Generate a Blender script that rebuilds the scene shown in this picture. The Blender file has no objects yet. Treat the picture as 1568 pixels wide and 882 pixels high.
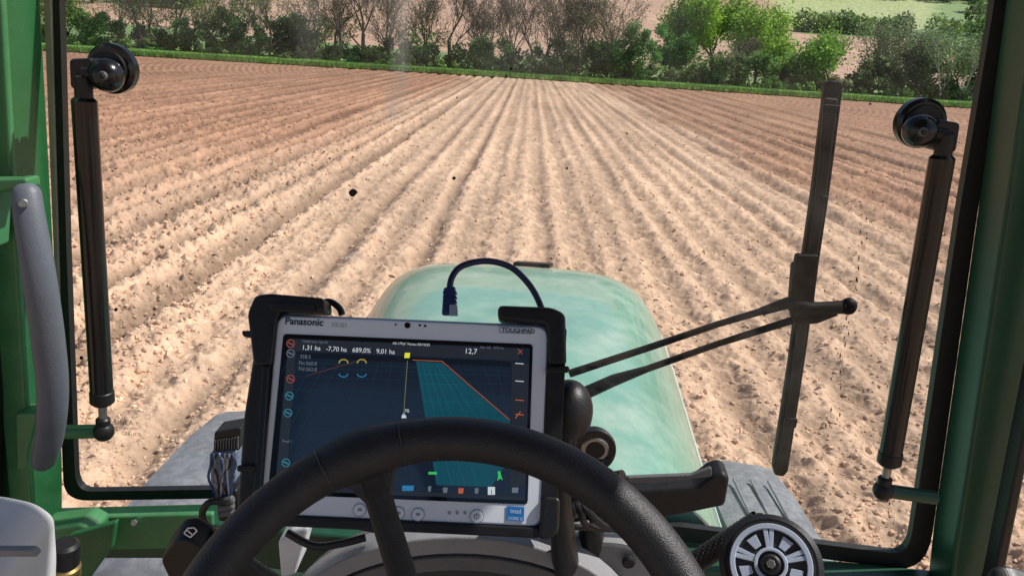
import bpy, math, random
import numpy as np
from mathutils import Vector, Matrix
random.seed(7); rng=np.random.default_rng(7)
scene=bpy.context.scene
COL=scene.collection
rad=math.radians
# ---------------------------------------------------------------- camera
CAM=Vector((0,0,2.6)); F=1132.0
M=(Matrix.Rotation(rad(0.4),3,'Z')@Matrix.Rotation(rad(90-17.9),3,'X')@Matrix.Rotation(rad(3.6),3,'Z'))
cd=bpy.data.cameras.new("camera"); cam=bpy.data.objects.new("camera",cd); COL.objects.link(cam)
cd.sensor_width=36; cd.lens=26.0; cd.clip_start=0.02; cd.clip_end=3000
cam.matrix_world=Matrix.Translation(CAM)@M.to_4x4()
scene.camera=cam
def sight(px,py): return M@Vector(((px-784)/F,-(py-441)/F,-1))
def P(px,py,Y):              # where the line of sight meets the upright plane at distance Y
    d=sight(px,py); return CAM+d*(Y/d.y)
def onplane(px,py,p0,n):
    d=sight(px,py); return CAM+d*((p0-CAM).dot(n)/d.dot(n))
# ---------------------------------------------------------------- world / sun
w=bpy.data.worlds.new("World"); scene.world=w; w.use_nodes=True
nt=w.node_tree; sky=nt.nodes.new('ShaderNodeTexSky'); sky.sky_type='NISHITA'; sky.sun_disc=False
SUN_EL=rad(50); sdir=Vector((0.93,0.20,0)).normalized()
sky.sun_elevation=SUN_EL; sky.sun_rotation=math.atan2(sdir.x,sdir.y)
bg=nt.nodes['Background']; bg.inputs[1].default_value=0.10
nt.links.new(sky.outputs[0],bg.inputs[0])
sd=Vector((sdir.x*math.cos(SUN_EL),sdir.y*math.cos(SUN_EL),math.sin(SUN_EL)))
sl=bpy.data.lights.new("sun","SUN"); sl.energy=4.9; sl.angle=rad(0.53); sl.color=(1,.955,.89)
so=bpy.data.objects.new("sun",sl); COL.objects.link(so); so.rotation_euler=sd.to_track_quat('Z','Y').to_euler(); so.location=(20,10,40)
scene.view_settings.view_transform='Standard'; scene.view_settings.look='None'; scene.view_settings.exposure=0
# ---------------------------------------------------------------- materials
def mat(name,col,rough=.6,metal=0,var=.15,vscale=8,bump=0,bscale=200,dust=0,dustcol=(.42,.33,.24),emit=None,spec=.5,coat=0):
    m=bpy.data.materials.new(name); m.use_nodes=True; n=m.node_tree.nodes; l=m.node_tree.links
    b=n['Principled BSDF']; b.inputs['Roughness'].default_value=rough; b.inputs['Metallic'].default_value=metal
    b.inputs['Specular IOR Level'].default_value=spec; b.inputs['Coat Weight'].default_value=coat
    tc=n.new('ShaderNodeTexCoord')
    no=n.new('ShaderNodeTexNoise'); no.inputs['Scale'].default_value=vscale; no.inputs['Detail'].default_value=4; no.inputs['Roughness'].default_value=.65
    l.new(tc.outputs['Object'],no.inputs['Vector'])
    mp=n.new('ShaderNodeMapRange'); mp.inputs[1].default_value=.3; mp.inputs[2].default_value=.7; mp.inputs[3].default_value=1-var; mp.inputs[4].default_value=1+var
    l.new(no.outputs[0],mp.inputs[0])
    mu=n.new('ShaderNodeVectorMath'); mu.operation='SCALE'; mu.inputs[0].default_value=col
    l.new(mp.outputs[0],mu.inputs['Scale'])
    out=mu.outputs[0]
    if dust>0:
        n2=n.new('ShaderNodeTexNoise'); n2.inputs['Scale'].default_value=vscale*3.1; n2.inputs['Detail'].default_value=5; n2.inputs['Roughness'].default_value=.75
        l.new(tc.outputs['Object'],n2.inputs['Vector'])
        m2=n.new('ShaderNodeMapRange'); m2.inputs[1].default_value=.42; m2.inputs[2].default_value=.75; m2.inputs[3].default_value=dust*.25; m2.inputs[4].default_value=dust
        l.new(n2.outputs[0],m2.inputs[0])
        g=n.new('ShaderNodeNewGeometry'); s=n.new('ShaderNodeSeparateXYZ'); l.new(g.outputs['Normal'],s.inputs[0])
        m3=n.new('ShaderNodeMapRange'); m3.inputs[1].default_value=-.3; m3.inputs[2].default_value=1; m3.inputs[3].default_value=.25; m3.inputs[4].default_value=1
        l.new(s.outputs[2],m3.inputs[0])
        mm=n.new('ShaderNodeMath'); mm.operation='MULTIPLY'; l.new(m2.outputs[0],mm.inputs[0]); l.new(m3.outputs[0],mm.inputs[1])
        mx=n.new('ShaderNodeMix'); mx.data_type='RGBA'; l.new(mm.outputs[0],mx.inputs[0]); l.new(out,mx.inputs[6]); mx.inputs[7].default_value=(*dustcol,1)
        out=mx.outputs[2]
        rr=n.new('ShaderNodeMapRange'); rr.inputs[3].default_value=rough; rr.inputs[4].default_value=.95; l.new(mm.outputs[0],rr.inputs[0]); l.new(rr.outputs[0],b.inputs['Roughness'])
    l.new(out,b.inputs['Base Color'])
    if bump>0:
        n3=n.new('ShaderNodeTexNoise'); n3.inputs['Scale'].default_value=bscale; n3.inputs['Detail'].default_value=2
        l.new(tc.outputs['Object'],n3.inputs['Vector'])
        bp=n.new('ShaderNodeBump'); bp.inputs['Strength'].default_value=bump; bp.inputs['Distance'].default_value=.002
        l.new(n3.outputs[0],bp.inputs['Height']); l.new(bp.outputs[0],b.inputs['Normal'])
    if emit:
        b.inputs['Emission Color'].default_value=(*emit[:3],1); b.inputs['Emission Strength'].default_value=emit[3]
        try: m.cycles.emission_sampling='NONE'
        except Exception: pass
    return m
GREEN=mat("cab_green_paint",(.016,.125,.040),.26,0,.2,5,.05,60,dust=.10)
GREEN2=mat("cab_green_paint_worn",(.045,.22,.08),.33,0,.2,14,.1,80,dust=.18)
DKGREEN=mat("cab_green_paint_in_shade",(.010,.070,.036),.35,0,.2,5,dust=.05)  # same cab paint darkened, with the shade put into its colour
RUBBER=mat("rubber_seal",(.010,.010,.011),.5,0,.2,20,dust=.03)
BLACK=mat("black_plastic",(.010,.010,.012),.42,0,.2,30,.15,500,dust=.03,spec=.4)
BLKGLOSS=mat("black_strut_paint",(.006,.006,.007),.22,0,.2,30,dust=.02)
LEATHER=mat("black_wheel_skin",(.013,.013,.017),.45,0,.25,30,.35,900,dust=.04)
CARBON=mat("ribbed_spoke",(.02,.02,.022),.5,0,.3,400,.8,1200)
WIPER=mat("wiper_black",(.008,.0075,.0075),.6,0,.3,40,dust=.045,spec=.25)
WBLADE=mat("wiper_blade_black",(.005,.005,.005),.55,0,.2,60,spec=.15)
GREYHANDLE=mat("grey_handle_plastic",(.105,.12,.15),.5,0,.12,10,.2,300,dust=.10)
LTGREY=mat("light_grey_plastic",(.66,.67,.69),.55,0,.08,12,.1,300,dust=.15)
DASH=mat("dashboard_plastic",(.10,.105,.115),.5,0,.15,10,.3,600,dust=.15)
DASHLT=mat("dashboard_rim",(.24,.245,.26),.5,0,.15,10,.3,600,dust=.15)
DASHIN=mat("gauge_face",(.025,.026,.03),.35,0,.2,20,dust=.1)
SILVER=mat("tablet_silver",(.80,.84,.92),.32,.0,.03,10)
SILVER2=mat("tablet_edge",(.36,.40,.48),.4,.2,.05,10)
METAL=mat("bare_metal",(.35,.34,.32),.35,.9,.2,40,dust=.3)
BRASS=mat("brass",(.35,.25,.09),.35,.8,.2,60,dust=.2)
CREAM=mat("cream_strip",(.36,.36,.28),.5,0,.15,10,dust=.3)
WHITE=mat("white_print",(.75,.76,.78),.5,0,.03,10)
GREYP=mat("grey_print",(.3,.31,.33),.5,0,.03,10)
HOOD=mat("hood_dusty_green",(.13,.37,.27),.14,0,.18,2.0,.05,30,dust=.75,dustcol=(.50,.55,.46),coat=.6)
HOODLINE=mat("hood_seam",(.55,.6,.55),.7,0,.1,20)
FENDER=mat("fender_dusty_plastic",(.12,.125,.14),.6,0,.3,7,.3,60,dust=.85,dustcol=(.36,.36,.38))
TYRE=mat("tyre_rubber",(.03,.028,.026),.8,0,.2,20,.3,80,dust=.6)
NAVY=mat("navy_cable",(.008,.014,.06),.4,0,.1,20)
BLUEC=mat("blue_connector",(.012,.025,.15),.35,0,.1,20)
RINGB=mat("blue_grey_ring",(.50,.56,.68),.45,0,.06,30)
ROOF=mat("roof_lining",(.10,.10,.10),.9,0,.1,5)
BARK=mat("bark",(.10,.075,.06),.9,0,.3,3)
BIRCH=mat("birch_bark",(.45,.44,.40),.8,0,.35,2)
BUG=mat("dirt_speck",(.02,.012,.006),.8,0,.3,300)
MUD=mat("dried_mud",(.10,.06,.04),.9,0,.3,300)
# ---------------------------------------------------------------- geometry helpers
def link(o,parent=None):
    COL.objects.link(o)
    if parent is not None:
        o.parent=parent; o.matrix_parent_inverse=Matrix.Translation(-parent.location)
    return o
def group(name,loc=(0,0,0)):
    e=bpy.data.objects.new(name,None); e.location=loc; e.empty_display_size=.1; COL.objects.link(e); return e
def fast_mesh(name,verts,faces,mats,parent=None,smooth=False,tint=None,matidx=None):
    verts=np.asarray(verts,dtype=np.float32); faces=np.asarray(faces,dtype=np.int32)
    me=bpy.data.meshes.new(name); k=faces.shape[1]; nf=len(faces)
    me.vertices.add(len(verts)); me.vertices.foreach_set('co',verts.ravel())
    me.loops.add(nf*k); me.loops.foreach_set('vertex_index',faces.ravel())
    me.polygons.add(nf); me.polygons.foreach_set('loop_start',np.arange(0,nf*k,k,dtype=np.int32))
    me.polygons.foreach_set('loop_total',np.full(nf,k,dtype=np.int32))
    me.polygons.foreach_set('use_smooth',np.full(nf,smooth,dtype=bool))
    for m in (mats if isinstance(mats,list) else [mats]): me.materials.append(m)
    if matidx is not None: me.polygons.foreach_set('material_index',np.asarray(matidx,dtype=np.int32))
    if tint is not None:
        a=me.attributes.new('tint','FLOAT_COLOR','POINT'); c=np.ones((len(verts),4),dtype=np.float32); c[:,:3]=tint; a.data.foreach_set('color',c.ravel())
    me.update(calc_edges=True); me.validate()
    return link(bpy.data.objects.new(name,me),parent)
def mesh(name,vs,fs,m,parent=None,smooth=False,bevel=0,seg=3):
    me=bpy.data.meshes.new(name); me.from_pydata([tuple(v) for v in vs],[],fs); me.materials.append(m)
    if smooth:
        me.polygons.foreach_set('use_smooth',[True]*len(me.polygons))
        me.set_sharp_from_angle(angle=rad(40))
    me.update(); o=bpy.data.objects.new(name,me); link(o,parent)
    if bevel>0:
        b=o.modifiers.new("bevel",'BEVEL'); b.width=bevel; b.segments=seg; b.limit_method='ANGLE'; b.angle_limit=rad(30)
    return o
def prism(name,pts,vec,m,parent=None,bevel=0,seg=3):
    pts=[Vector(p) for p in pts]; vec=Vector(vec); n=len(pts)
    c=sum(pts,Vector())/n; area=Vector()
    for i in range(n): area+=(pts[i]-c).cross(pts[(i+1)%n]-c)
    if area.dot(vec)>0: pts=pts[::-1]
    vs=pts+[p+vec for p in pts]
    fs=[list(range(n)),list(range(2*n-1,n-1,-1))]
    for i in range(n):
        j=(i+1)%n; fs.append([j,i,i+n,j+n])
    return mesh(name,vs,fs,m,parent,False,bevel,seg)
def tube(name,path,radii,m,parent=None,seg=16,flat=1.0,ref=Vector((0,0,1)),caps=True,smooth=True):
    path=[Vector(p) for p in path]; n=len(path)
    if not hasattr(radii,'__len__'): radii=[radii]*n
    vs=[];fs=[]; up=None
    for i,p in enumerate(path):
        t=(path[min(i+1,n-1)]-path[max(i-1,0)]).normalized()
        if up is None:
            r=ref if abs(t.dot(ref))<.95 else Vector((1,0,0))
            up=(r-t*r.dot(t)).normalized()
        else: up=(up-t*up.dot(t)).normalized()
        sd_=t.cross(up)
        for k in range(seg):
            a=2*math.pi*k/seg
            vs.append(p+(sd_*math.cos(a)+up*math.sin(a)*flat)*radii[i])
    for i in range(n-1):
        for k in range(seg):
            k2=(k+1)%seg; fs.append([i*seg+k,i*seg+k2,(i+1)*seg+k2,(i+1)*seg+k])
    if caps:
        fs.append(list(range(seg))[::-1]); fs.append([(n-1)*seg+k for k in range(seg)])
    return mesh(name,vs,fs,m,parent,smooth)
def rod(name,a,b,r,m,parent=None,seg=24,e=None):   # cylinder with softened ends
    a=Vector(a);b=Vector(b);d=(b-a); L=d.length; d=d/L; e=min(r*.25,L*.3) if e is None else e
    return tube(name,[a,a+d*e,b-d*e,b],[r-e,r,r,r-e],m,parent,seg) if e>0 else tube(name,[a,b],r,m,parent,seg)
def smoothpath(pts,n=8):
    pts=[Vector(p) for p in pts]; out=[]
    for i in range(len(pts)-1):
        p0=pts[max(i-1,0)];p1=pts[i];p2=pts[i+1];p3=pts[min(i+2,len(pts)-1)]
        for k in range(n):
            t=k/n; out.append(.5*((2*p1)+(p2-p0)*t+(2*p0-5*p1+4*p2-p3)*t*t+(3*p1-p0-3*p2+p3)*t**3))
    out.append(pts[-1]); return out
def roundpoly(pts,r,n=5):
    pts=[Vector(p) for p in pts]; out=[]; N=len(pts)
    for i in range(N):
        p=pts[i]; a=(pts[i-1]-p); b=(pts[(i+1)%N]-p); ra=min(r,a.length*.45,b.length*.45)
        a=p+a.normalized()*ra; b=p+b.normalized()*ra
        for k in range(n+1):
            t=k/n; out.append(a*(1-t)**2+p*2*t*(1-t)+b*t*t)
    return out
def ball(name,c,r,m,parent=None,sx=1,sy=1,sz=1):
    vs=[];fs=[];U=20;V=12
    for i in range(V+1):
        th=math.pi*i/V
        for j in range(U):
            a=2*math.pi*j/U; vs.append(Vector(c)+Vector((r*sx*math.sin(th)*math.cos(a),r*sy*math.sin(th)*math.sin(a),r*sz*math.cos(th))))
    for i in range(V):
        for j in range(U):
            j2=(j+1)%U; fs.append([i*U+j,(i+1)*U+j,(i+1)*U+j2,i*U+j2])
    me=mesh(name,vs,fs,m,parent,True); return me
# ---------------------------------------------------------------- noise
T=[rng.random((256,256)) for _ in range(12)]
def vn(x,y,s=0):
    xi=np.floor(x).astype(int); yi=np.floor(y).astype(int); fx=x-xi; fy=y-yi
    fx=fx*fx*(3-2*fx); fy=fy*fy*(3-2*fy); t=T[s]
    a=t[xi&255,yi&255]; b=t[(xi+1)&255,yi&255]; c=t[xi&255,(yi+1)&255]; d=t[(xi+1)&255,(yi+1)&255]
    return (a*(1-fx)+b*fx)*(1-fy)+(c*(1-fx)+d*fx)*fy
def sstep(a,b,x):
    t=np.clip((x-a)/(b-a),0,1); return t*t*(3-2*t)
FURR=[(-3.5,.18,.13),(-4.3,.07,.11),(-5.05,.12,.13),(-5.8,.07,.11),(-6.5,.14,.14),(-7.3,.07,.13),(-8.2,.13,.15),(-9.1,.08,.14),(-10,.12,.16),(-11.1,.10,.18),(-12.4,.12,.2),(-14,.11,.2),(-16,.12,.22),(-18,.12,.22),
      (-2.3,.04,.12),(-1.25,.045,.11),(-.55,.04,.10),(.35,.025,.09),(.95,.045,.11),(1.9,.045,.11),(2.9,.03,.12),(4.2,.035,.14),(5.6,.06,.17),(6.5,.06,.16),(7.5,.07,.17),(8.6,.08,.18),(9.8,.08,.18),(11.2,.09,.2),(12.8,.09,.2),(15,.10,.22)]
def height(x,y,sp=None):
    if sp is None: sp=np.zeros_like(x)
    wob=.07*(vn(y*.35,x*.2,1)-.5)+.04*(vn(y*1.6,x*.7,2)-.5)
    xx=x+wob
    left=sstep(-2.4,-4.2,x); right=sstep(5.2,6.6,x); mid=1-np.clip(left+right,0,1)
    A=.019*mid+.028*left+.020*right
    h=A*np.cos(2*np.pi*xx/.5)*(0.45+1.0*vn(x*1.3,y*.3,3))
    h=h*np.clip(1.3-sp*1.2,0,1)
    for f,d,wd in FURR:
        h=h-d*np.exp(-((xx-f)/wd)**2)*(0.45+1.0*vn(y*.9,x*.9,4)) + .35*d*np.exp(-((xx-f-wd*2)/wd)**2)
    rough=.8*mid+1.6*left+1.0*right
    def oc(sc,amp,s,th=.42,ph=0):
        cx_=x/sc*.83+y/sc*.55+ph; cy_=y/sc*.83-x/sc*.55
        n=vn(cx_,cy_,s); n=np.clip(n-th,0,1)/(1-th)
        return amp*n*np.clip(1.6-sp/sc*.9,0,1)
    h=h+rough*(oc(.42,.014,5)+oc(.17,.036,6,.5)+oc(.10,.042,7,.5)+oc(.06,.032,8,.5)+oc(.034,.018,9,.5))
    return h
def soiltint(x,y,h):
    left=sstep(-3.2,-7.5,x+2.2*(vn(y*.1,x*.2,9)-.5)); right=sstep(4.6,7.2,x+1.6*(vn(y*.15,x*.3,9)-.5))
    z=np.clip(left*.8*sstep(5,24,y)+left*.28+right*.9,0,1)
    c0=np.array([.62,.415,.285]); c1=np.array([.40,.220,.140])
    v=.90+.2*vn(x*.8,y*.25,10); 
    c=(c0*(1-z)[...,None]+c1*z[...,None])*v[...,None]
    v2=.85+.3*vn(x*7,y*5,11)
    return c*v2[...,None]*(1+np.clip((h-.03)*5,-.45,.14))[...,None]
def soilmat():
    m=bpy.data.materials.new("tilled_soil"); m.use_nodes=True; n=m.node_tree.nodes; l=m.node_tree.links; b=n['Principled BSDF']
    b.inputs['Roughness'].default_value=.95; b.inputs['Specular IOR Level'].default_value=.1
    at=n.new('ShaderNodeAttribute'); at.attribute_name='tint'
    tc=n.new('ShaderNodeTexCoord')
    no=n.new('ShaderNodeTexNoise'); no.inputs['Scale'].default_value=26; no.inputs['Detail'].default_value=4; no.inputs['Roughness'].default_value=.68
    l.new(tc.outputs['Object'],no.inputs[0])
    mp=n.new('ShaderNodeMapRange'); mp.inputs[1].default_value=.3; mp.inputs[2].default_value=.7; mp.inputs[3].default_value=.84; mp.inputs[4].default_value=1.12
    l.new(no.outputs[0],mp.inputs[0])
    mpg=n.new('ShaderNodeMapping'); mpg.inputs['Scale'].default_value=(3.2,.10,1); l.new(tc.outputs['Object'],mpg.inputs[0])
    n2=n.new('ShaderNodeTexNoise'); n2.inputs['Scale'].default_value=1; n2.inputs['Detail'].default_value=3; l.new(mpg.outputs[0],n2.inputs[0])
    m2=n.new('ShaderNodeMapRange'); m2.inputs[1].default_value=.35; m2.inputs[2].default_value=.65; m2.inputs[3].default_value=.80; m2.inputs[4].default_value=1.1; l.new(n2.outputs[0],m2.inputs[0])
    mm=n.new('ShaderNodeMath'); mm.operation='MULTIPLY'; l.new(mp.outputs[0],mm.inputs[0]); l.new(m2.outputs[0],mm.inputs[1])
    mu=n.new('ShaderNodeVectorMath'); mu.operation='SCALE'; l.new(at.outputs['Color'],mu.inputs[0]); l.new(mm.outputs[0],mu.inputs['Scale']); l.new(mu.outputs[0],b.inputs['Base Color'])
    bp=n.new('ShaderNodeBump'); bp.inputs['Strength'].default_value=.8; bp.inputs['Distance'].default_value=.014; l.new(no.outputs[0],bp.inputs['Height']); l.new(bp.outputs[0],b.inputs['Normal'])
    return m
SOIL=soilmat()
NR,NC=1150,1150
v0,v1=1/2.0,1/86.0
Y=1/np.linspace(v0,v1,NR); U=np.linspace(-1,1,NC)
YY=np.repeat(Y[:,None],NC,1); XX=U[None,:]*(YY*.86+2.5)
SP=(YY*.86+2.5)*2/NC
DY=np.abs(np.gradient(Y))[:,None]*np.ones((1,NC))
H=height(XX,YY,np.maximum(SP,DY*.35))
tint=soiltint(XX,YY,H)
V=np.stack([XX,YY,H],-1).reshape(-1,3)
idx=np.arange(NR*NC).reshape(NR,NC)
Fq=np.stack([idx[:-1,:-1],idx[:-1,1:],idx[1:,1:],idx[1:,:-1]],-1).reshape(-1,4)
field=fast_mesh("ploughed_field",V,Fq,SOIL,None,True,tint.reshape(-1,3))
gx=np.linspace(-700,700,80); gy=np.linspace(-300,1200,80)
GX,GY=np.meshgrid(gx,gy); GZ=np.full_like(GX,-.30)
gi=np.arange(6400).reshape(80,80)
fast_mesh("ground",np.stack([GX,GY,GZ],-1).reshape(-1,3),np.stack([gi[:-1,:-1],gi[:-1,1:],gi[1:,1:],gi[1:,:-1]],-1).reshape(-1,4),SOIL,None,True,np.tile(np.array([.44,.30,.2]),(6400,1)))
ico=np.array([(0,0,1)]+[(.894*math.cos(k*1.2566),.894*math.sin(k*1.2566),.447) for k in range(5)]+[(.894*math.cos(k*1.2566+.628),.894*math.sin(k*1.2566+.628),-.447) for k in range(5)]+[(0,0,-1)])
icf=[]
for k in range(5):
    a=1+k;b=1+(k+1)%5;c=6+k;d=6+(k+1)%5
    icf+=[(0,a,b),(a,c,b),(b,c,d),(11,d,c)]
icf=np.array(icf)
NCL=62000
cy=1/rng.uniform(1/44,1/2.4,NCL); cx=rng.uniform(-1,1,NCL)*(cy*.8+1.5)
keep=(rng.random(NCL)<np.where(cx<-2.8,1,np.where(cx>5.5,.75,.5)))
cx=cx[keep];cy=cy[keep];n=len(cx)
sz=np.exp(rng.normal(-4.5,.5,n))*np.clip(.75+cy*.04,.8,1.8)*np.where(cx<-2.8,1.3,.92)
sz=np.minimum(sz,.036)
vv=ico[None]*(1+rng.uniform(-.3,.3,(n,12,1)))*sz[:,None,None]*rng.uniform(.65,1.25,(n,1,3))
vv[:,:,2]*=.8
hz=height(cx,cy)
vv+=np.stack([cx,cy,hz+sz*.1],-1)[:,None,:]
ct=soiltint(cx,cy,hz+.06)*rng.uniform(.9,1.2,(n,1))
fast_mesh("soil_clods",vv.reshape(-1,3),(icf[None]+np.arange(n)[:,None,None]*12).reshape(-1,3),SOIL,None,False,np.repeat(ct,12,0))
# ---------------------------------------------------------------- foliage
def leafmat(name,trans=.35,lo=.6,hi=1.4):
    m=bpy.data.materials.new(name); m.use_nodes=True; n=m.node_tree.nodes; l=m.node_tree.links
    b=n['Principled BSDF']; b.inputs['Roughness'].default_value=.6; b.inputs['Specular IOR Level'].default_value=.25
    at=n.new('ShaderNodeAttribute'); at.attribute_name='tint'
    g=n.new('ShaderNodeNewGeometry')
    mp=n.new('ShaderNodeMapRange'); mp.inputs[3].default_value=lo; mp.inputs[4].default_value=hi; l.new(g.outputs['Random Per Island'],mp.inputs[0])
    tc=n.new('ShaderNodeTexCoord'); no=n.new('ShaderNodeTexNoise'); no.inputs['Scale'].default_value=.9; no.inputs['Detail'].default_value=2; l.new(tc.outputs['Object'],no.inputs[0])
    m2=n.new('ShaderNodeMapRange'); m2.inputs[1].default_value=.35; m2.inputs[2].default_value=.65; m2.inputs[3].default_value=.75; m2.inputs[4].default_value=1.25; l.new(no.outputs[0],m2.inputs[0])
    mm=n.new('ShaderNodeMath'); mm.operation='MULTIPLY'; l.new(mp.outputs[0],mm.inputs[0]); l.new(m2.outputs[0],mm.inputs[1])
    mu=n.new('ShaderNodeVectorMath'); mu.operation='SCALE'; l.new(at.outputs['Color'],mu.inputs[0]); l.new(mm.outputs[0],mu.inputs['Scale']); l.new(mu.outputs[0],b.inputs['Base Color'])
    if trans>0:
        tr=n.new('ShaderNodeBsdfTranslucent'); l.new(mu.outputs[0],tr.inputs[0])
        mx=n.new('ShaderNodeMixShader'); mx.inputs[0].default_value=trans; l.new(b.outputs[0],mx.inputs[1]); l.new(tr.outputs[0],mx.inputs[2]); l.new(mx.outputs[0],n['Material Output'].inputs[0])
    return m
LEAF=leafmat("leaf_foliage",.42); GRASSM=leafmat("grass_blades",.4)
def quads(c,s):
    n=len(c); a=rng.normal(size=(n,3)); a/=np.linalg.norm(a,axis=1)[:,None]; b=rng.normal(size=(n,3)); b-=a*(a*b).sum(1)[:,None]; b/=np.linalg.norm(b,axis=1)[:,None]
    a=a*s[:,None]; b=b*s[:,None]*.7
    return np.stack([c-a,c+b,c+a,c-b],1)
def segs_mesh(segs,k=5):
    S=np.array([[*a,*b,r0,r1] for a,b,r0,r1 in segs]); a=S[:,:3];b=S[:,3:6];d=b-a; d/=np.linalg.norm(d,axis=1)[:,None]+1e-9
    ref=np.where(np.abs(d[:,2:3])<.9,np.array([[0,0,1.]]),np.array([[1.,0,0]])); u=np.cross(d,ref); u/=np.linalg.norm(u,axis=1)[:,None]; v=np.cross(d,u)
    an=np.arange(k)*2*np.pi/k; ring=(u[:,None]*np.cos(an)[None,:,None]+v[:,None]*np.sin(an)[None,:,None])
    vs=np.concatenate([a[:,None]+ring*S[:,6][:,None,None],b[:,None]+ring*S[:,7][:,None,None]],1)
    f=np.array([[i,(i+1)%k,k+(i+1)%k,k+i] for i in range(k)])
    return vs.reshape(-1,3),(f[None]+np.arange(len(S))[:,None,None]*2*k).reshape(-1,4)
def branch(p,d,L,r,depth,segs,tips,spread,up):
    q=p; r=max(r,.012)
    for i in range(2):
        d2=(d+Vector((random.gauss(0,.12),random.gauss(0,.12),random.gauss(0,.06)+up*.05))).normalized()
        q2=q+d2*L/2; r2=r*(.86); segs.append((tuple(q),tuple(q2),r,r2)); q=q2; r=r2; d=d2
        if depth<=2: tips.append(tuple(q))
        if depth>0 and i==0 and random.random()<.8:
            s=Vector((random.gauss(0,1),random.gauss(0,1),random.uniform(-.1,.5))).normalized()
            branch(q,(d*.6+s*spread*1.1).normalized(),L*.62,r*.5,depth-1,segs,tips,spread,up)
    if depth==0: tips.append(tuple(q)); return
    for k in range(random.choice([2,3,3] if depth>1 else [2,3])):
        s=Vector((random.gauss(0,1),random.gauss(0,1),random.gauss(0,.4))).normalized()
        branch(q,(d+s*spread+Vector((0,0,up*.15))).normalized(),L*random.uniform(.66,.84),r*random.uniform(.55,.72),depth-1,segs,tips,spread,up)
def tree(name,x,y,h,spread=.6,depth=5,stems=1,leafn=0,leafs=.16,leafc=(.1,.15,.03),blob=.4,bark=BARK,r0=None,z0=0,up=1.0):
    segs=[];tips=[]
    r0=r0 or h*.020
    for s in range(stems):
        d=Vector((random.gauss(0,.12 if stems==1 else .22),random.gauss(0,.1),1)).normalized()
        branch(Vector((x+random.gauss(0,.25*(stems>1)),y,z0-.1)),d,h*.27,r0/(stems**.4),depth,segs,tips,spread,up)
    vs,fs=segs_mesh(segs,4); mi=np.zeros(len(fs),int); tn=np.tile(np.array([.1,.1,.1]),(len(vs),1))
    if leafn:
        tp=np.array(tips); c=tp[rng.integers(0,len(tp),leafn)]+rng.normal(size=(leafn,3))*blob
        q=quads(c,rng.uniform(.5,1.2,leafn)*leafs).reshape(-1,3)
        fs=np.concatenate([fs,np.arange(len(q)).reshape(-1,4)+len(vs)]); mi=np.concatenate([mi,np.ones(leafn,int)])
        t=np.array(leafc)[None]*rng.uniform(.75,1.25,(leafn,1)); tn=np.concatenate([tn,np.repeat(t,4,0)]); vs=np.concatenate([vs,q])
    fast_mesh(name,vs,fs,[bark,LEAF],None,False,tn,mi)
def GXat(px,Yd=78,py=100): return P(px,py,Yd).x
for px,h,st,c,ln in [(230,9,2,(.20,.25,.09),2400),(265,11,1,(.20,.23,.10),700),(325,9,2,(.19,.25,.08),2600),(415,10,2,(.17,.25,.07),2600),(455,10,2,(.19,.22,.08),1800),(505,10,2,(.22,.21,.1),1000),(552,12,1,(.24,.19,.12),500),(600,9,3,(.23,.21,.11),1300),(645,9,2,(.19,.22,.09),1300),
                 (690,12,1,(.22,.17,.11),350),(735,9,3,(.25,.2,.12),1300),(780,9,2,(.23,.2,.1),1000),(822,11,3,(.25,.2,.11),1200),(868,10,3,(.25,.2,.12),1800),(905,10,3,(.25,.21,.13),1800),(940,10,2,(.24,.23,.11),2200),
                 (1165,6,3,(.2,.26,.09),1000),(1290,7,2,(.2,.22,.1),1200),(160,9,2,(.19,.27,.09),2800),(110,9,2,(.16,.28,.08),3000)]:
    tree("bare_tree",GXat(px),rng.uniform(77,82),h,.6,6 if st==1 else 5,st,ln,.085,c,.3)
for px,h,n,c,yy in [(1095,12,12000,(.30,.47,.06),86),(1040,9,7000,(.27,.42,.06),88),(1160,11,9000,(.30,.47,.06),87),(1237,7,6500,(.24,.42,.07),80)]:
    tree("leafy_tree",GXat(px,yy),yy,h,.6,4,1,n,.17,c,.6)
for px in [1452,1478]:
    tree("birch_tree",GXat(px,76.5),76.5,7.5,.4,4,1,900,.1,(.2,.28,.1),.3,BIRCH,.11)
tree("leafy_tree",GXat(1410,80),80,8,.6,4,3,6000,.14,(.19,.28,.12),.55)
tree("leafy_tree",GXat(1335,82),82,9,.6,4,2,4000,.13,(.21,.26,.12),.5)
tree("leafy_tree",GXat(1530,80),80,8.5,.6,4,3,6000,.14,(.19,.28,.12),.6)
hv=[];ht=[]
def bush(px,wd,hh,c,n=1300,yy=78,leaf=.14):
    x=GXat(px,yy); cl=[]; n=int(n*1.8); hh=hh*1.28
    for k in range(max(6,int(wd*5))):
        ox=random.uniform(-.5,.5)*wd; oz=random.uniform(.12,.88)*hh*(1-(2*ox/wd)**2*.45); cl.append((x+ox,yy+random.uniform(-.9,.9),oz,random.uniform(.3,.75)*min(1.2,hh*.32)))
    cl=np.array(cl); k=rng.integers(0,len(cl),n); d=rng.normal(size=(n,3)); d/=np.linalg.norm(d,axis=1)[:,None]; rr=cl[k,3]*rng.uniform(.35,1.3,n)
    p=cl[k,:3]+d*rr[:,None]; p[:,2]=np.abs(p[:,2])
    hv.append(quads(p,rng.uniform(.5,1.3,n)*leaf)); 
    tnt=rng.uniform(.65,1.4,len(cl))[k]
    ht.append(np.repeat(np.array(c)[None]*tnt[:,None],4,0))
G1=(.14,.25,.07);G2=(.09,.165,.055);G3=(.21,.33,.08);G4=(.17,.22,.10);G5=(.22,.2,.11)
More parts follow.
